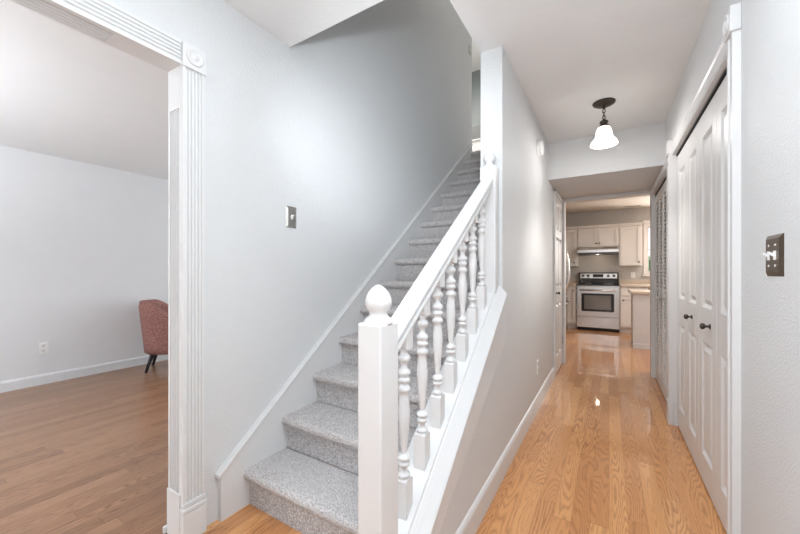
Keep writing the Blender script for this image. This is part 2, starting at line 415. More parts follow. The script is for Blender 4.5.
ro = MB(); ro.bbox(XL, XL+0.028, 0.753, 0.853, 2.030, 2.136, 0.003); bullseye(ro, XL+0.028, 0.803, 2.083, 1)
struct('trim_opening_rosette', ro, M['trim'])
pl = MB(); pl.bbox(XL, XL+0.030, 0.753, 0.853, 0, 0.125, 0.003); pl.bbox(XL, XL+0.030, 0.753, 0.853, 0.127, 0.146, 0.004); pl.bbox(XL, XL+0.024, 0.755, 0.851, 0.147, 0.168, 0.004)
struct('trim_opening_plinth', pl, M['trim'])
jb = MB(); XJ = -1.665
P = fluted(XJ, XL-0.0005, 0.777, 0.757, 4, 0.014, 0.012)       # (x, y)
jb.prism(P, 'z', 0.20, 1.86); jb.box(XJ, XL-0.002, 0.757, 0.777, 1.86, 2.06); jb.box(XJ-0.004, XL-0.002, 0.753, 0.777, 0, 0.20)
struct('trim_opening_jamb', jb, M['trim'])
sf = MB(); P = fluted(XJ, XL-0.0005, 2.06, 2.040, 4, 0.014, 0.012)
sf.prism(P, 'y', -1.0, 0.53); sf.box(XJ, XL-0.002, 0.53, 0.757, 2.040, 2.06)
struct('trim_opening_soffit', sf, M['trim'])
lc = MB(); lc.box(XJ-0.02, XJ, 0.778, 0.86, 0, 2.13); lc.box(XJ-0.02, XJ, -1.0, 0.778, 2.062, 2.13); lc.bbox(XJ-0.02, XJ-0.005, 0.742, 0.87, 0, 0.03, 0.004)
struct('trim_living_casing', lc, M['trim'])

# ---- closet casings on the right wall
XC = XR-0.024
rc = MB()
rc.prism([(XR, 1.73), (XC, 1.732), (XC, 1.745), (XC+0.005, 1.75), (XC+0.005, 1.78), (XC, 1.785), (XC, 1.798), (XR, 1.80)], 'z', 0, 2.05)
rc.box(XR, 0.47, 1.79, 1.802, 0, 2.05)
struct('trim_closet_near', rc, M['trim'])
rb = MB(); rb.bbox(XC-0.008, XR, 1.722, 1.806, 2.05, 2.145, 0.003); bullseye(rb, XC-0.008, 1.764, 2.097, -1)
struct('trim_closet_rosette', rb, M['trim'])
rh = MB(); rh.prism([(XR, 2.045), (XC+0.012, 2.047), (XC+0.012, 2.062), (XC+0.016, 2.068), (XC+0.016, 2.10), (XC+0.010, 2.11), (XC+0.010, 2.125), (XR, 2.13)], 'y', 1.806, 3.28)
rh.box(XR-0.01, 0.47, 1.802, 3.285, 2.035, 2.047)
struct('trim_closet_head', rh, M['trim'])
rf = MB(); rf.box(XC-0.004, 0.47, 3.272, 3.288, 0, 2.05)
rf.prism([(XR, 3.283), (XC, 3.283), (XC, 3.30), (XC+0.006, 3.308), (XC+0.006, 3.35), (XC, 3.36), (XC, 3.372), (XR, 3.375)], 'z', 0, 2.05)
rf.bbox(XC-0.012, XR, 3.268, 3.38, 2.05, 2.15, 0.003); rf.bbox(XC-0.008, XR, 3.268, 3.378, 0, 0.17, 0.004)
struct('trim_closet_far', rf, M['trim'])
lv = MB(); lv.box(XR-0.02, XR, 3.40, 3.465, 0, 2.02); lv.box(XR-0.02, XR, 3.40, 4.70, 2.0, 2.065)
lv.bbox(0.394, 0.450, 4.62, YK0, 0, 2.03, 0.004)
struct('trim_louvre_casing', lv, M['trim'])
tr = MB(); tr.box(0.43, 0.47, 1.802, 3.272, 2.024, 2.035); tr.box(0.43, 0.47, 3.465, 4.62, 1.972, 2.0)
struct('trim_door_track', tr, M['black'])
# kitchen opening head and left casing of the side door
kh = MB(); kh.bbox(XH1+0.04, 0.415, YK0-0.02, YK1, 2.035, ZS, 0.003)
kh.box(XH1, XH1+0.042, YK0-0.02, YK1, 0, ZS)
struct('trim_kitchen_opening', kh, M['trim'])
dc = MB(); dc.bbox(XH1, XH1+0.022, 4.03, 4.10, 0, 2.06, 0.004); dc.bbox(XH1, XH1+0.022, 4.03, 4.73, 2.03, 2.07, 0.004)
struct('trim_side_door_casing', dc, M['trim'])

# ------------------------------------------------------------------ doors
def panel_leaf(y0, y1, xf, t, ways, zb=0.012, zt=2.018, side='-x'):
    """one leaf: stiles, rails and a raised field in each opening of `ways` (y0,y1,z0,z1)"""
    mb = MB(); sg = -1 if side == '-x' else 1
    back = xf - sg*t
    rec = xf - sg*0.014
    a, b = sorted((rec, back)); mb.box(a, b, y0, y1, zb, zt)
    a, b = sorted((xf, rec))
    ys = sorted({w[0] for w in ways} | {w[1] for w in ways})
    cols = sorted({(w[0], w[1]) for w in ways})
    prev = y0
    for c0, c1 in cols:
        mb.box(a, b, prev, c0, zb, zt); prev = c1
    mb.box(a, b, prev, y1, zb, zt)
    for c0, c1 in cols:
        zs = sorted((w[2], w[3]) for w in ways if (w[0], w[1]) == (c0, c1))
        pz = zb
        for z0, z1 in zs:
            mb.box(a, b, c0, c1, pz, z0); pz = z1
        mb.box(a, b, c0, c1, pz, zt)
    for w in ways:
        # ogee sticking: sloped border, then raised field
        mb.frustum(rec, rec, w[0]+0.018, w[1]-0.018, w[2]+0.018, w[3]-0.018, side, 0.012, 0.026)
        e = 0.016
        for q in (0, 1):
            yy = w[0] if q == 0 else w[1]; d = e if q == 0 else -e
            mb.prism([(xf, yy), (rec, yy), (rec, yy+d)], 'z', w[2], w[3])
            zz = w[2] if q == 0 else w[3]
            mb.prism([(xf, zz), (rec, zz), (rec, zz+d)], 'y', w[0], w[1])
    return mb
def knob(parent, x, y, z, sg, m=None, s=1.0):
    mb = MB(); pr = [(0.013*s, 0), (0.013*s, 0.004), (0.006*s, 0.007), (0.006*s, 0.018), (0.013*s, 0.022), (0.0165*s, 0.029), (0.015*s, 0.036), (0.008*s, 0.040), (0, 0.041)]
    mb.lathe(pr, (x, y, z), 16, RY(sg*PI/2))
    o = mb.build('knob', m or M['bronze'], parent); return o
XD = 0.438
def bifold(name, ys, knob_y, label):
    root = bpy.data.objects.new(name, None); COL.objects.link(root); root.location = (XD, ys[0], 0); WL[root.name] = Vector((XD, ys[0], 0))
    root['kind'] = 'structure'; root['label'] = label; root['category'] = 'door'
    for a, b in zip(ys, ys[1:]):
        a += 0.002; b -= 0.002
        s0, s1 = a+0.075, b-0.075
        lf = panel_leaf(a, b, XD, 0.03, [(s0, s1, 0.165, 0.776), (s0, s1, 0.965, 1.89)]).build('leaf', M['door'], root, 0.0015)
        if a < knob_y < b: knob(lf, XD, knob_y, 0.878, -1)
    return root
bifold('door_1', (1.806, 2.183, 2.56), 2.30, 'near white panelled bifold closet door with round bronze knob')
bifold('door_2', (2.562, 2.915, 3.270), 2.74, 'far white panelled bifold closet door beside the hallway casing')
def louvre(name, ys, knob_y, label):
    root = bpy.data.objects.new(name, None); COL.objects.link(root); root.location = (0.44, ys[0], 0); WL[root.name] = Vector((0.44, ys[0], 0))
    root['kind'] = 'structure'; root['label'] = label; root['category'] = 'door'
    for a, b in zip(ys, ys[1:]):
        a += 0.002; b -= 0.002
        mb = MB(); x0, x1 = 0.430, 0.458; st = 0.036
        mb.box(x0, x1, a, a+st, 0.012, 1.97); mb.box(x0, x1, b-st, b, 0.012, 1.97)
        mb.box(x0, x1, a+st, b-st, 0.012, 0.13); mb.box(x0, x1, a+st, b-st, 1.88, 1.97)
        lf = mb.build('leaf', M['door'], root, 0.0015)
        sl = MB(); z = 0.135
        while z < 1.865:
            sl.prism([(x0+0.003, z), (x0+0.003, z+0.008), (x1-0.003, z+0.021), (x1-0.003, z+0.013)], 'y', a+st, b-st); z += 0.034
        sl.build('slats', M['door'], lf)
        if a < knob_y < b: knob(lf, x0, knob_y, 0.90, -1, M['nickel'], 0.8)
    return root
louvre('door_3', (3.468, 3.755, 4.04), 4.0, 'near pair of white louvred closet leaves beyond the far casing')
louvre('door_4', (4.045, 4.33, 4.617), 4.09, 'far pair of white louvred closet leaves beside the kitchen opening')
# side door on the left hall wall, flush in its casing
sd = bpy.data.objects.new('door_5', None); COL.objects.link(sd); sd.location = (-0.51, 4.10, 0); WL[sd.name] = Vector((-0.51, 4.10, 0))
sd['kind'] = 'structure'; sd['label'] = 'narrow white panelled door with dark knob on the left hall wall'; sd['category'] = 'door'
lf = panel_leaf(4.103, 4.71, XH1+0.014, 0.014, [(4.18, 4.38, 0.2, 0.80), (4.44, 4.64, 0.2, 0.80), (4.18, 4.38, 0.98, 1.55), (4.44, 4.64, 0.98, 1.55), (4.18, 4.38, 1.64, 1.92), (4.44, 4.64, 1.64, 1.92)], side='+x').build('leaf', M['door'], sd, 0.0015)
knob(lf, XH1+0.014, 4.165, 0.92, 1)
for z in (0.30, 1.76):
    MB().box(XH1+0.008, XH1+0.026, 4.700, 4.722, z-0.045, z+0.045).build('hinge', M['nickel'], sd)

# ------------------------------------------------------------------ staircase
st = thing('staircase', (-1.1, Y1, 0), 'carpeted staircase with grey speckled treads rising along the left wall', 'stairs')
XS0, XS1 = -1.530, XH0-0.003
def step_mesh(n):
    yn = Y1+RUN*(n-1); zt = RISE*n; r = 0.024
    out = []
    riser = yn+0.034
    out.append((riser, zt-RISE+0.0))
    out.append((riser, zt-0.056))
    out.append((riser-0.004, zt-0.052))
    for k in range(0, 9):
        th = -PI/2 - PI*k/8
        out.append((yn+r+r*math.cos(th), zt-0.026+0.026*math.sin(th)))
    back = yn+RUN+0.030 if n < NST else yn+0.12
    out.append((back, zt)); out.append((back, zt-RISE))
    return MB().prism(out, 'x', XS0, XS1)
for n in range(1, NST+1):
    o = step_mesh(n).build('carpeted_step', M['carpet'], st)
    for p in o.data.polygons: p.use_smooth = False
# skirt board along the wall
sk = lambda y: 0.208+0.7655*(y-0.904)
yb = Y1+RUN*(NST-1)
skb = MB().prism([(0.918, 0), (yb+0.06, 0.0), (yb+0.06, sk(yb+0.06)), (0.918, sk(0.918))], 'x', XL+0.0005, XS0).build('skirt_board', M['trim'], st)
cp = MB()
cp.prism([(0.903, sk(0.903)-0.004), (0.903, sk(0.903)+0.014), (yb+0.06, sk(yb+0.06)+0.014), (yb+0.06, sk(yb+0.06)-0.004)], 'x', XL+0.0005, XS0+0.010)
cp.build('skirt_cap', M['trim'], skb, 0.003)

# ------------------------------------------------------------------ balustrade
rl = thing('stair_railing', (-0.58, 0.814, 0), 'white stair balustrade with turned balusters and ball-topped newel post', 'railing')
XN0, XN1, YN0, YN1 = -0.612, -0.531, 0.768, 0.862
npost = MB(); npost.bbox(XN0, XN1, YN0, YN1, 0, 1.010, 0.006, 3)
npost = npost.build('newel_post', M['trim'], rl)
cx, cy = (XN0+XN1)/2, (YN0+YN1)/2
fin = [(0.042, 1.004), (0.043, 1.012), (0.040, 1.018), (0.033, 1.024), (0.026, 1.031), (0.0255, 1.037), (0.0275, 1.041)]
for k in range(1, 25):
    t = k/24; u = t-0.32
    r = 0.0388*max(0, 1-(u/0.68)**1.9)**0.68 if u > 0 else 0.0388*math.sqrt(max(0, 1-(u/0.44)**2))
    fin.append((r, 1.041+0.078*t))
MB().lathe(fin, (cx, cy, 0), 32).build('ball_finial', M['trim'], npost)
# upper half newel against the wall end
hn = MB().bbox(-0.624, -0.534, 1.885, YP, cz(1.9)-0.02, 1.748, 0.006, 3).build('half_newel', M['trim'], rl)
fin2 = [(0.030, 1.744), (0.031, 1.752), (0.022, 1.762), (0.020, 1.768)]
for k in range(0, 13):
    th = -PI*0.30 + k/12*(PI*0.80); fin2.append((max(0, 0.034*math.cos(th)), 1.800+0.034*math.sin(th)))
MB().lathe(fin2, (-0.579, 1.921, 0), 28).build('ball_finial', M['trim'], hn)
# hand rail (profile swept along its slope)
RS, RB = 0.715, 0.333
rz = lambda y: RB+RS*y
def sweep(prof, ya, yb_, f, mbx=None):
    mb = mbx or MB()
    A = [mb.bm.verts.new((x, ya, f(ya)+dz)) for x, dz in prof]; B = [mb.bm.verts.new((x, yb_, f(yb_)+dz)) for x, dz in prof]
    n = len(prof); mb.bm.faces.new(A[::-1]); mb.bm.faces.new(B)
    for i in range(n): mb.bm.faces.new((A[i], A[(i+1) % n], B[(i+1) % n], B[i]))
    return mb
xc = -0.580
hp = [(-0.034,-0.012), (-0.031,-0.003), (-0.022,0.0), (0.022,0.0), (0.031,-0.003), (0.034,-0.012), (0.034,-0.020), (0.021,-0.028), (0.021,-0.046), (0.031,-0.048), (0.031,-0.058), (-0.031,-0.058), (-0.031,-0.048), (-0.021,-0.046), (-0.021,-0.028), (-0.034,-0.020)]
sweep([(xc+x, z) for x, z in hp], YN1-0.004, 1.890, rz).build('handrail', M['trim'], rl)
# cap board with shoe strip, and apron board below
cb = sweep([(XH0-0.012, 0.0), (-0.541, 0.0), (-0.538, -0.010), (-0.534, -0.011), (-0.494, -0.054), (-0.489, -0.062), (-0.489, -0.080), (-0.493, -0.086), (-0.52, -0.088), (XH0-0.012, -0.03)], YN1-0.03, 1.955, cz)
cb.build('cap_board', M['trim'], rl)
ap = MB().prism([(YN1, cz(YN1)-0.075), (1.99, cz(1.955)-0.075), (1.99, cz(1.99)-0.28), (1.95, cz(1.95)-0.335), (YN1, max(0.13, cz(YN1)-0.335))], 'x', XH1, XH1+0.018)
ap.build('apron_board', M['trim'], rl, 0.002)
def baluster(y):
    mb = MB(); h = 0.0212
    zb = cz(y); t0 = cz(y)+0.112
    t1 = t0+0.425; top = rz(y)-0.05
    if t1 > top-0.03: t1 = top-0.03
    b0 = cz(y-h)-0.003; b1 = cz(y+h)-0.003
    # square foot cut to the slope
    mb.prism([(y-h, b0), (y+h, b1), (y+h, t0-0.006), (y+h-0.006, t0), (y-h+0.006, t0), (y-h, t0-0.006)], 'x', xc-h, xc+h)
    mb.prism([(y-h, t1+0.006), (y-h+0.006, t1), (y+h-0.006, t1), (y+h, t1+0.006), (y+h, rz(y+h)-0.055), (y-h, rz(y-h)-0.055)], 'x', xc-h, xc+h)
    k = (t1-t0)/0.425
    pr = [(0.012,-0.002),(0.016,0.002),(0.0175,0.008),(0.0165,0.014),(0.012,0.018),(0.0105,0.026),(0.0115,0.034),(0.0165,0.040),(0.0178,0.046),(0.0165,0.052),(0.013,0.055),(0.0165,0.058),(0.0178,0.064),(0.0165,0.071),(0.012,0.076),(0.0100,0.080),(0.0100,0.090)]
    for q in range(1, 12):
        t = q/12; z = 0.09+0.190*t
        pr.append((0.0100+0.0082*math.sin(PI*0.5*min(1, t/0.66))**1.5 if t < 0.66 else 0.0182-0.0045*((t-0.66)/0.34)**1.3, z))
    pr += [(0.0138,0.281),(0.0165,0.285),(0.0182,0.292),(0.0165,0.300),(0.0128,0.306),(0.0125,0.311),(0.0165,0.316),(0.0182,0.322),(0.0165,0.329),(0.013,0.333),(0.0165,0.338),(0.0182,0.346),(0.0165,0.354),(0.012,0.360),(0.011,0.370),(0.0125,0.380),(0.0165,0.386),(0.0182,0.394),(0.0168,0.402),(0.0125,0.408),(0.0125,0.416),(0.0150,0.427)]
    mb.lathe([((r if 0.085 < z < 0.28 else 0.0205*(r/0.0182)**1.5)*1.06, t0+z*k) for r, z in pr], (xc, y, 0), 20)
    return mb.build('baluster', M['trim'], rl)
for y in (0.975, 1.105, 1.236, 1.368, 1.505, 1.645, 1.786): baluster(y)

# ------------------------------------------------------------------ switches and outlets
def toggle_plate(loc, sg, m, n, label, w, h, axis='x'):
    root = thing('light_switch', loc, label, 'light switch', 'light switch plates')
    x, y, z = loc; t = 0.007
    pl = MB()
    A = [(y-w/2, z-h/2), (y+w/2, z-h/2), (y+w/2, z+h/2), (y-w/2, z+h/2)]; i = 0.012
    B = [(y-w/2+i, z-h/2+i), (y+w/2-i, z-h/2+i), (y+w/2-i, z+h/2-i), (y-w/2+i, z+h/2-i)]
    a = [pl.bm.verts.new((x, *p)) for p in A]; b = [pl.bm.verts.new((x+sg*t, *p)) for p in B]
    pl.bm.faces.new(a); pl.bm.faces.new(b)
    for k in range(4): pl.bm.faces.new((a[k], a[(k+1) % 4], b[(k+1) % 4], b[k]))
    pl.build('plate', m, root)
    for k in range(n):
        yy = y + (k-(n-1)/2)*0.046
        tg = MB(); tg.box(*sorted((x+sg*t, x+sg*(t+0.003))), yy-0.006, yy+0.006, z-0.013, z+0.013)
        tg.prism([(x+sg*t, z-0.006), (x+sg*(t+0.014), z+0.004), (x+sg*(t+0.014), z+0.010), (x+sg*t, z+0.004)], 'y', yy-0.004, yy+0.004)
        tg.build('toggle', M['plastic'], root)
        for dz in (-0.03, 0.03):
            MB().lathe([(0.0035, 0), (0.003, 0.0015), (0, 0.002)], (x+sg*t, yy, z+dz), 10, RY(sg*PI/2)).build('screw', M['plastic'] if n == 2 else m, root)
    return root
toggle_plate((XL, 1.352, 1.470), 1, M['nickel'], 1, 'brushed metal switch plate with one white toggle beside the stairs', 0.077, 0.124)
toggle_plate((XR, 1.425, 1.203), -1, M['bronze_plate'], 2, 'dark bronze double switch plate on the near right wall', 0.118, 0.122)
toggle_plate((XL, 4.30, 4.065), 1, M['nickel'], 1, 'small metal switch plate high at the top of the stairs', 0.077, 0.12)
def outlet(loc, ax, sg, label):
    root = thing('power_outlet', loc, label, 'outlet', 'power outlets')
    x, y, z = loc
    def bx(mb, u0, u1, z0, z1, d0, d1):
        if ax == 'x': mb.bbox(*sorted((x+sg*d0, x+sg*d1)), y+u0, y+u1, z+z0, z+z1, 0.0012)
        else: mb.bbox(x+u0, x+u1, *sorted((y+sg*d0, y+sg*d1)), z+z0, z+z1, 0.0012)
        return mb
    bx(MB(), -0.036, 0.036, -0.058, 0.058, 0, 0.006).build('plate', M['plastic'], root)
    for dz in (-0.026, 0.026):
        r = bx(MB(), -0.017, 0.017, dz-0.018, dz+0.018, 0.005, 0.0085).build('receptacle', M['plastic'], root)
        s = MB(); bx(s, -0.009, -0.006, dz-0.003, dz+0.010, 0.008, 0.0095); bx(s, 0.006, 0.009, dz-0.003, dz+0.010, 0.008, 0.0095); bx(s, -0.003, 0.003, dz-0.013, dz-0.007, 0.008, 0.0095)
        s.build('slots', M['slot'], r)
outlet((XH1, 3.075, 0.352), 'x', 1, 'white power outlet low on the hallway wall')
outlet((XLIV, 1.09, 0.372), 'x', 1, 'white power outlet on the living room wall left of the armchair')
outlet((0.413, YB, 1.095), 'y', -1, 'white power outlet on the kitchen wall right of the range')

# ------------------------------------------------------------------ smoke alarm, pendant, vent
sa = thing('smoke_alarm', (XH1, 3.10, 2.21), 'round white smoke alarm high on the hallway wall', 'smoke alarm')
MB().lathe([(0.072, 0), (0.072, 0.010), (0.068, 0.013)], (XH1, 3.10, 2.21), 36, RY(PI/2)).build('mounting_ring', M['plastic'], sa)
MB().lathe([(0.063, 0.013), (0.064, 0.030), (0.058, 0.039), (0.045, 0.043), (0.018, 0.044), (0.016, 0.047), (0, 0.048)], (XH1, 3.10, 2.21), 36, RY(PI/2)).build('cover', M['plastic'], sa)
lx, ly = -0.033, 3.02
pd = thing('pendant_light', (lx, ly, H), 'bronze chain pendant light with white bell glass shade on the hall ceiling', 'pendant light')
MB().lathe([(0.0, H-0.030), (0.02, H-0.030), (0.055, H-0.022), (0.074, H-0.010), (0.077, H)], (lx, ly, 0), 36).build('canopy', M['bronze'], pd)
ch = MB(); ch.lathe([(0.008, H-0.048), (0.010, H-0.035), (0.010, H-0.028)], (lx, ly, 0), 12)
for k, zc in enumerate((H-0.064, H-0.088, H-0.112)):
    pts = []
    for q in range(14):
        th = 2*PI*q/14; a, b = 0.0085*math.cos(th), 0.017*math.sin(th)
        pts.append((lx+a, ly, zc+b) if k % 2 == 0 else (lx, ly+a, zc+b))
    ch.tube(pts, 0.0032, 8, True)
ch.build('chain', M['bronze'], pd)
MB().lathe([(0.006, H-0.122), (0.010, H-0.130), (0.016, H-0.136), (0.027, H-0.142), (0.030, H-0.152), (0.022, H-0.160), (0.026, H-0.168), (0.036, H-0.178), (0.036, H-0.190)], (lx, ly, 0), 28).build('socket_cap', M['bronze'], pd)
outp = [(0.030, H-0.182), (0.040, H-0.190), (0.049, H-0.208), (0.055, H-0.235), (0.059, H-0.262), (0.064, H-0.274), (0.076, H-0.284), (0.085, H-0.296), (0.091, H-0.308), (0.092, H-0.320)]
inp = [(r-0.003, z) for r, z in outp[::-1]]
MB().lathe(outp+inp, (lx, ly, 0), 40).build('glass_shade', M['shade'], pd)
point('pendant_bulb', (lx, ly, H-0.345), 0.03, 6.5, (1.0, 0.975, 0.95))
pb = bpy.data.lights.new('pendant_downlight', 'SPOT'); pb.energy = 28; pb.color = (1.0, 0.96, 0.92); pb.shadow_soft_size = 0.05
pb.spot_size = math.radians(100); pb.spot_blend = 0.7
pbo = bpy.data.objects.new('pendant_downlight', pb); COL.objects.link(pbo); pbo.location = (lx, ly, H-0.33)
vt = thing('ceiling_vent', (0.38, 8.05, H), 'slim slotted air vent in the kitchen ceiling', 'vent')
MB().box(0.22, 0.54, 7.98, 8.10, H-0.008, H).build('frame', M['kitchen_ceil'], vt)
v = MB()
for k in range(9): v.box(0.24+k*0.032, 0.24+k*0.032+0.024, 8.0, 8.08, H-0.0095, H-0.0078)
v.build('slots', M['slot'], vt)

# ------------------------------------------------------------------ armchair in the living room
ac = thing('armchair', (-4.56, 2.086, 0), 'rose tweed barrel armchair on splayed black legs against the living room wall', 'armchair')
def shell():
    mb = MB(); bm = mb.bm; na, nz = 41, 10; th = 0.055
    C = Vector((-4.56, 2.086, 0)); back = math.atan2(-0.835, -0.55)
    def R(t): return 0.245+0.06*t
    def Rin(t): return R(t)-th
    outer, inner, ang = [], [], []
    for i in range(na):
        a = math.radians(-138+276*i/(na-1)); k = abs(a)/math.radians(138)
        ht = 0.815 - 0.25*min(1, max(0, (k-0.36)/0.5))**1.4
        oc, ic = [], []
        for j in range(nz):
            t = j/(nz-1); z = 0.215+(ht-0.215)*t
            tt = (z-0.215)/0.6
            d = Vector((math.cos(back+a), math.sin(back+a), 0))
            rr, ri = R(tt), Rin(tt)
            if j == nz-1: rr -= 0.016; ri += 0.010
            oc.append(bm.verts.new(C+d*rr+Vector((0,0,z-(0.0 if j < nz-1 else 0.0))))); ic.append(bm.verts.new(C+d*ri+Vector((0,0,z))))
        outer.append(oc); inner.append(ic)
    for i in range(na-1):
        for j in range(nz-1):
            bm.faces.new((outer[i][j], outer[i+1][j], outer[i+1][j+1], outer[i][j+1])).smooth = True
            bm.faces.new((inner[i][j], inner[i][j+1], inner[i+1][j+1], inner[i+1][j])).smooth = True
        bm.faces.new((outer[i][-1], outer[i+1][-1], inner[i+1][-1], inner[i][-1])).smooth = True
        bm.faces.new((outer[i][0], inner[i][0], inner[i+1][0], outer[i+1][0]))
    for i in (0, na-1):
        for j in range(nz-1): bm.faces.new((outer[i][j], outer[i][j+1], inner[i][j+1], inner[i][j]))
    return mb
shell().build('backrest', M['fabric'], ac)
MB().lathe([(0.0, 0.20), (0.225, 0.20), (0.236, 0.215), (0.236, 0.30), (0.0, 0.30)], (-4.56, 2.086, 0), 40).build('seat_base', M['fabric'], ac)
MB().lathe([(0.0, 0.30), (0.195, 0.30), (0.212, 0.32), (0.212, 0.40), (0.195, 0.425), (0.0, 0.435)], (-4.55, 2.10, 0), 40).build('seat_cushion', M['fabric'], ac)
for sx in (-1, 1):
    for sy in (-1, 1):
        ux, uy = (0.835, -0.55), (0.55, 0.835)
        def lp(a, b, z): return (-4.56+a*sx*ux[0]+b*sy*uy[0], 2.086+a*sx*ux[1]+b*sy*uy[1], z)
        MB().tube([lp(0.13, 0.14, 0.215), lp(0.18, 0.20, 0.0)], [0.024, 0.013], 12).build('leg', M['leg'], ac)

# ------------------------------------------------------------------ kitchen
def shaker(x0, x1, z0, z1, yf, name, parent, kx=None, kz=None, r=0.055):
    mb = MB(); t = 0.02
    mb.box(x0+r, x1-r, yf+0.016, yf+t, z0+r, z1-r)
    mb.box(x0, x0+r, yf, yf+t, z0, z1); mb.box(x1-r, x1, yf, yf+t, z0, z1); mb.box(x0+r, x1-r, yf, yf+t, z0, z0+r); mb.box(x0+r, x1-r, yf, yf+t, z1-r, z1)
    d = mb.build(name, M['kitchen_cab'], parent, 0.002)
    if kx is not None:
        MB().lathe([(0.006, 0), (0.006, 0.012), (0.013, 0.016), (0.014, 0.022), (0.009, 0.027), (0, 0.028)], (kx, yf, kz), 14, RX(PI/2)).build('knob', M['bronze'], d)
    return d
def upper_cab(x0, x1, z0, z1, doors, label):
    yf = 8.0
    root = thing('upper_cabinet', ((x0+x1)/2, (yf+YB)/2, z0), label, 'cabinet', 'kitchen upper cabinets')
    MB().box(x0, x1, yf+0.021, YB, z0, z1).build('body', M['kitchen_cab'], root)
    cr = MB(); cr.prism([(yf+0.02, z1-0.004), (yf-0.004, z1+0.004), (yf-0.012, z1+0.03), (yf-0.035, z1+0.045), (yf-0.035, z1+0.055), (YB, z1+0.055), (YB, z1-0.004)], 'x', x0, x1)
    cr.build('crown_moulding', M['kitchen_cab'], root)
    for a, b, kx in doors: shaker(a, b, z0+0.006, z1-0.012, yf, 'door', root, kx, z0+0.07)
    return root
upper_cab(-1.02, -0.560, 1.28, 2.05, [(-1.014, -0.585, -0.615)], 'cream upper cabinet left of the range hood')
upper_cab(-0.556, 0.165, 1.665, 2.05, [(-0.550, -0.198, -0.225), (-0.193, 0.159, -0.165)], 'short cream two-door upper cabinet above the range hood')
upper_cab(0.169, 0.545, 1.28, 2.05, [(0.190, 0.520, 0.490)], 'cream upper cabinet right of the range hood')
hd = thing('range_hood', (-0.195, 8.1, 1.50), 'stainless steel range hood below the short upper cabinet', 'range hood')
h = MB(); h.prism([(7.86, 1.53), (7.84, 1.545), (7.84, 1.60), (7.92, 1.655), (YB, 1.655), (YB, 1.53)], 'x', -0.553, 0.162); h.build('canopy', M['steel'], hd, 0.003)
MB().box(-0.548, 0.157, 7.855, YB-0.01, 1.508, 1.531).build('underside', M['darkgrey'], hd)
MB().box(-0.10, 0.13, 7.885, 7.892, 1.625, 1.640).build('control_strip', M['slot'], hd)
point('hood_lamp', (-0.195, 8.0, 1.49), 0.03, 1.3, (1.0, 0.86, 0.68))
rg = thing('range', (-0.192, 8.02, 0), 'stainless steel electric range with black cooktop and oven window', 'range')
RX0, RX1, RY0 = -0.556, 0.171, 7.70
MB().box(RX0, RX1, RY0+0.03, YB-0.02, 0.06, 0.885).build('body', M['steel'], rg)
ct = MB().bbox(RX0-0.003, RX1+0.003, RY0-0.01, YB-0.06, 0.885, 0.915, 0.004).build('cooktop', M['blackglass'], rg)
for bx_, by_, r in ((-0.38, 7.86, 0.10), (-0.01, 7.86, 0.08), (-0.38, 8.12, 0.075), (-0.01, 8.12, 0.10)):
    MB().lathe([(r, 0.9152), (r, 0.9160), (r-0.004, 0.9162), (0, 0.9162)], (bx_, by_, 0), 32).build('burner_ring', M['darkgrey'], ct)
bg = MB(); bg.prism([(8.22, 0.915), (8.25, 1.13), (8.27, 1.145), (YB-0.01, 1.145), (YB-0.01, 0.915)], 'x', RX0+0.002, RX1-0.002)
bgo = bg.build('backguard', M['blackglass'], rg, 0.004)
pn = MB(); pn.prism([(8.232, 1.025), (8.2455, 1.122), (8.249, 1.122), (8.236, 1.025)], 'x', RX0+0.03, RX1-0.03); pn.build('control_panel', M['steel'], bgo)
dp = MB(); dp.prism([(8.230, 1.045), (8.240, 1.110), (8.246, 1.110), (8.236, 1.045)], 'x', -0.29, -0.10); dp.build('display', M['blackglass'], bgo)
for kx in (-0.47, -0.375, -0.01, 0.085):
    MB().lathe([(0.028, 0), (0.028, 0.004), (0.022, 0.006), (0.019, 0.028), (0, 0.030)], (kx, 8.240, 1.075), 20, RX(PI/2+0.14)).build('knob', M['blackglass'], bgo)
od = MB().bbox(RX0+0.006, RX1-0.006, RY0-0.005, RY0+0.03, 0.285, 0.868, 0.006).build('oven_door', M['steel'], rg)
MB().bbox(-0.468, 0.083, RY0-0.010, RY0-0.004, 0.385, 0.735, 0.02, 4).build('window_frame', M['blackglass'], od)
MB().bbox(-0.420, 0.035, RY0-0.013, RY0-0.008, 0.425, 0.700, 0.008, 3).build('window', M['ovenglass'], od)
hb = MB(); hb.tube([(-0.50, RY0-0.05, 0.80), (0.115, RY0-0.05, 0.80)], 0.013, 12); 
for xx in (-0.46, 0.075): hb.tube([(xx, RY0-0.003, 0.80), (xx, RY0-0.05, 0.80)], 0.009, 10)
hb.build('handle', M['steel'], od)
dr = MB().bbox(RX0+0.006, RX1-0.006, RY0-0.003, RY0+0.03, 0.062, 0.272, 0.006).build('storage_drawer', M['steel'], rg)
MB().box(RX0+0.02, RX1-0.02, RY0+0.02, YB-0.1, 0.0, 0.06).build('kick', M['black'], rg)
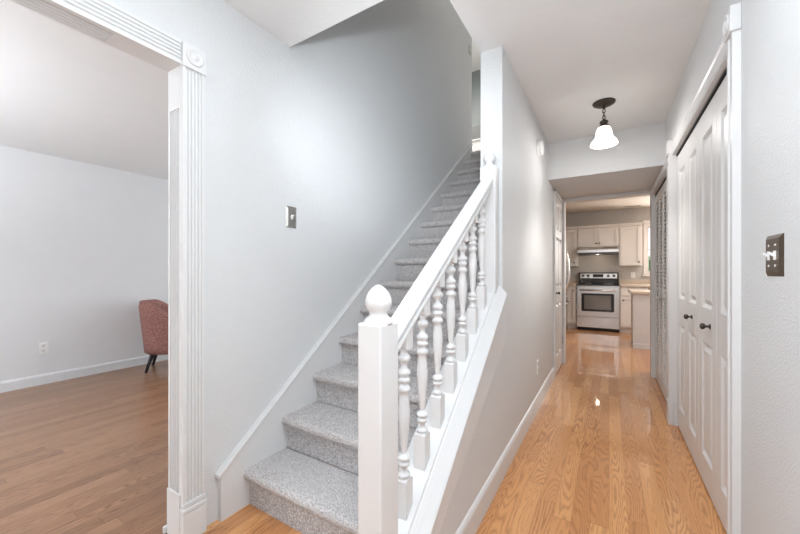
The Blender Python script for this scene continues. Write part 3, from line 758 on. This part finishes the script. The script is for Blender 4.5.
def base_cab(x0, x1, label, drawer=True, kx=None):
    root = thing('base_cabinet', ((x0+x1)/2, 8.0, 0), label, 'cabinet', 'kitchen base cabinets')
    MB().box(x0, x1, 7.741, YB, 0.10, 0.875).build('body', M['kitchen_cab'], root)
    MB().box(x0, x1, 7.80, YB, 0.0, 0.10).build('toe_kick', M['kitchen_cab'], root)
    if drawer:
        shaker(x0+0.01, x1-0.01, 0.12, 0.69, 7.72, 'door', root, kx, 0.62)
        d = MB().bbox(x0+0.01, x1-0.01, 7.72, 7.74, 0.71, 0.865, 0.003).build('drawer', M['kitchen_cab'], root)
        MB().lathe([(0.006, 0), (0.006, 0.012), (0.013, 0.016), (0.014, 0.022), (0, 0.028)], ((x0+x1)/2, 7.72, 0.79), 14, RX(PI/2)).build('knob', M['bronze'], d)
    else: shaker(x0+0.01, x1-0.01, 0.12, 0.865, 7.72, 'door', root, kx, 0.78)
    return root
base_cab(-1.02, -0.562, 'cream base cabinet left of the range', False, -0.61)
base_cab(0.177, 0.62, 'cream base cabinet with drawer right of the range', True, 0.23)
def countertop(x0, x1, label):
    o = MB(); o.bbox(x0, x1, 7.69, YB, 0.876, 0.914, 0.006); o.box(x0, x1, YB-0.022, YB, 0.914, 1.01)
    return tag(o.build('countertop', M['counter']), label, 'countertop', 'kitchen countertops')
countertop(-1.02, -0.561, 'beige countertop left of the range')
countertop(0.176, 1.9, 'beige countertop with short backsplash right of the range')
pnl = thing('peninsula', (0.75, 6.6, 0), 'grey-white peninsula cabinet standing at the kitchen entrance', 'cabinet')
MB().box(0.313, 1.30, 6.29, 6.90, 0.0, 0.822).build('body', M['pen_panel'], pnl)
MB().box(0.308, 1.30, 6.276, 6.292, 0.0, 0.07).build('plinth', M['pen_panel'], pnl)
tag(MB().bbox(0.275, 1.34, 6.24, 6.94, 0.823, 0.862, 0.006).build('countertop', M['counter']), 'beige countertop on the peninsula by the kitchen entrance', 'countertop', 'kitchen countertops')
fr = thing('refrigerator', (-0.99, 6.60, 0), 'stainless steel refrigerator with curved handles at the left of the kitchen', 'refrigerator')
MB().box(-1.40, -0.715, 6.15, 7.03, 0.02, 1.74).build('body', M['darkgrey'], fr)
for a, b, hy in ((6.155, 6.585, 6.54), (6.595, 7.025, 6.64)):
    d = MB().bbox(-0.713, -0.655, a, b, 0.72, 1.73, 0.01, 3).build('door', M['steel'], fr)
    pts = []
    for q in range(9):
        t = q/8; pts.append((-0.655+0.062*math.sin(PI*t)**0.5 if 0 < t < 1 else -0.657, hy, 0.82+0.72*t))
    MB().tube(pts, 0.013, 10).build('handle', M['steel'], d)
d = MB().bbox(-0.713, -0.655, 6.155, 7.025, 0.06, 0.705, 0.01, 3).build('freezer_drawer', M['steel'], fr)
pts = []
for q in range(9):
    t = q/8; pts.append((-0.655+0.062*math.sin(PI*t)**0.5 if 0 < t < 1 else -0.657, 6.22+0.74*t, 0.62))
MB().tube(pts, 0.013, 10).build('handle', M['steel'], d)
# kitchen window above the sink counter
wn = MB(); x0, x1, z0, z1 = 0.585, 1.80, 1.085, 2.125; r = 0.07; yf = YB-0.025
wn.box(x0, x0+r, yf, YB, z0, z1); wn.box(x1-r, x1, yf, YB, z0, z1); wn.box(x0+r, x1-r, yf, YB, z0, z0+r); wn.box(x0+r, x1-r, yf, YB, z1-r, z1)
wn.box(x0-0.02, x1+0.02, YB-0.06, YB, z1, z1+0.05); wn.box(x0-0.02, x1+0.02, YB-0.07, YB, z0-0.01, z0+0.02)
wo = struct('window_1', wn, M['kitchen_cab'], 0.003)
sh_ = MB(); sh_.box(0.655, 0.675, 8.40, 8.43, 1.15, 2.06); sh_.box(1.71, 1.73, 8.40, 8.43, 1.15, 2.06); sh_.box(0.675, 1.71, 8.40, 8.43, 1.59, 1.62); sh_.box(0.675, 1.71, 8.40, 8.43, 2.03, 2.06); sh_.box(0.675, 1.71, 8.40, 8.43, 1.15, 1.18)
sh_.build('sash', M['trim'], wo)
MB().box(0.675, 1.71, 8.412, 8.418, 1.18, 2.03).build('pane', M['glass'], wo)
bu = thing('garden_bush', (1.2, 9.8, 0), 'leafy green shrub outside the kitchen window', 'shrub')
lf = MB()
for k in range(1500):
    d = Vector((random.gauss(0,1), random.gauss(0,1), random.gauss(0,1))).normalized()
    p = Vector((1.2, 9.8, 0.95)) + Vector((d.x*1.0, d.y*0.5, d.z*0.62))*random.uniform(0.75, 1.05)
    a = Vector((random.gauss(0,1), random.gauss(0,1), random.gauss(0,1))).normalized(); b = a.cross(d).normalized()
    s = 0.07
    vs = [lf.bm.verts.new(p+q) for q in (-a*s, b*s*0.5, a*s, -b*s*0.5)]
    lf.bm.faces.new(vs)
lf.build('foliage', M['leaf'], bu)
MB().tube([(1.2, 9.8, -0.1), (1.2, 9.8, 0.7)], [0.05, 0.03], 10).build('stem', M['leg'], bu)

# ------------------------------------------------------------------ what shows at the top of the stairs
ub = thing('landing_cabinet', (-1.75, 5.9, HU), 'white low cabinet at the top of the stairs', 'cabinet')
MB().bbox(-2.15, -1.45, 5.75, 6.10, HU, 3.43, 0.005).build('body', M['trim'], ub)
MB().bbox(-2.17, -1.43, 5.73, 6.12, 3.43, 3.455, 0.004).build('top', M['trim'], ub)
tag(MB().bbox(-2.13, -1.47, 5.80, 6.08, 3.456, 3.72, 0.01).build('storage_box', M['boxgrey']), 'dark grey box standing on the white cabinet upstairs', 'box')
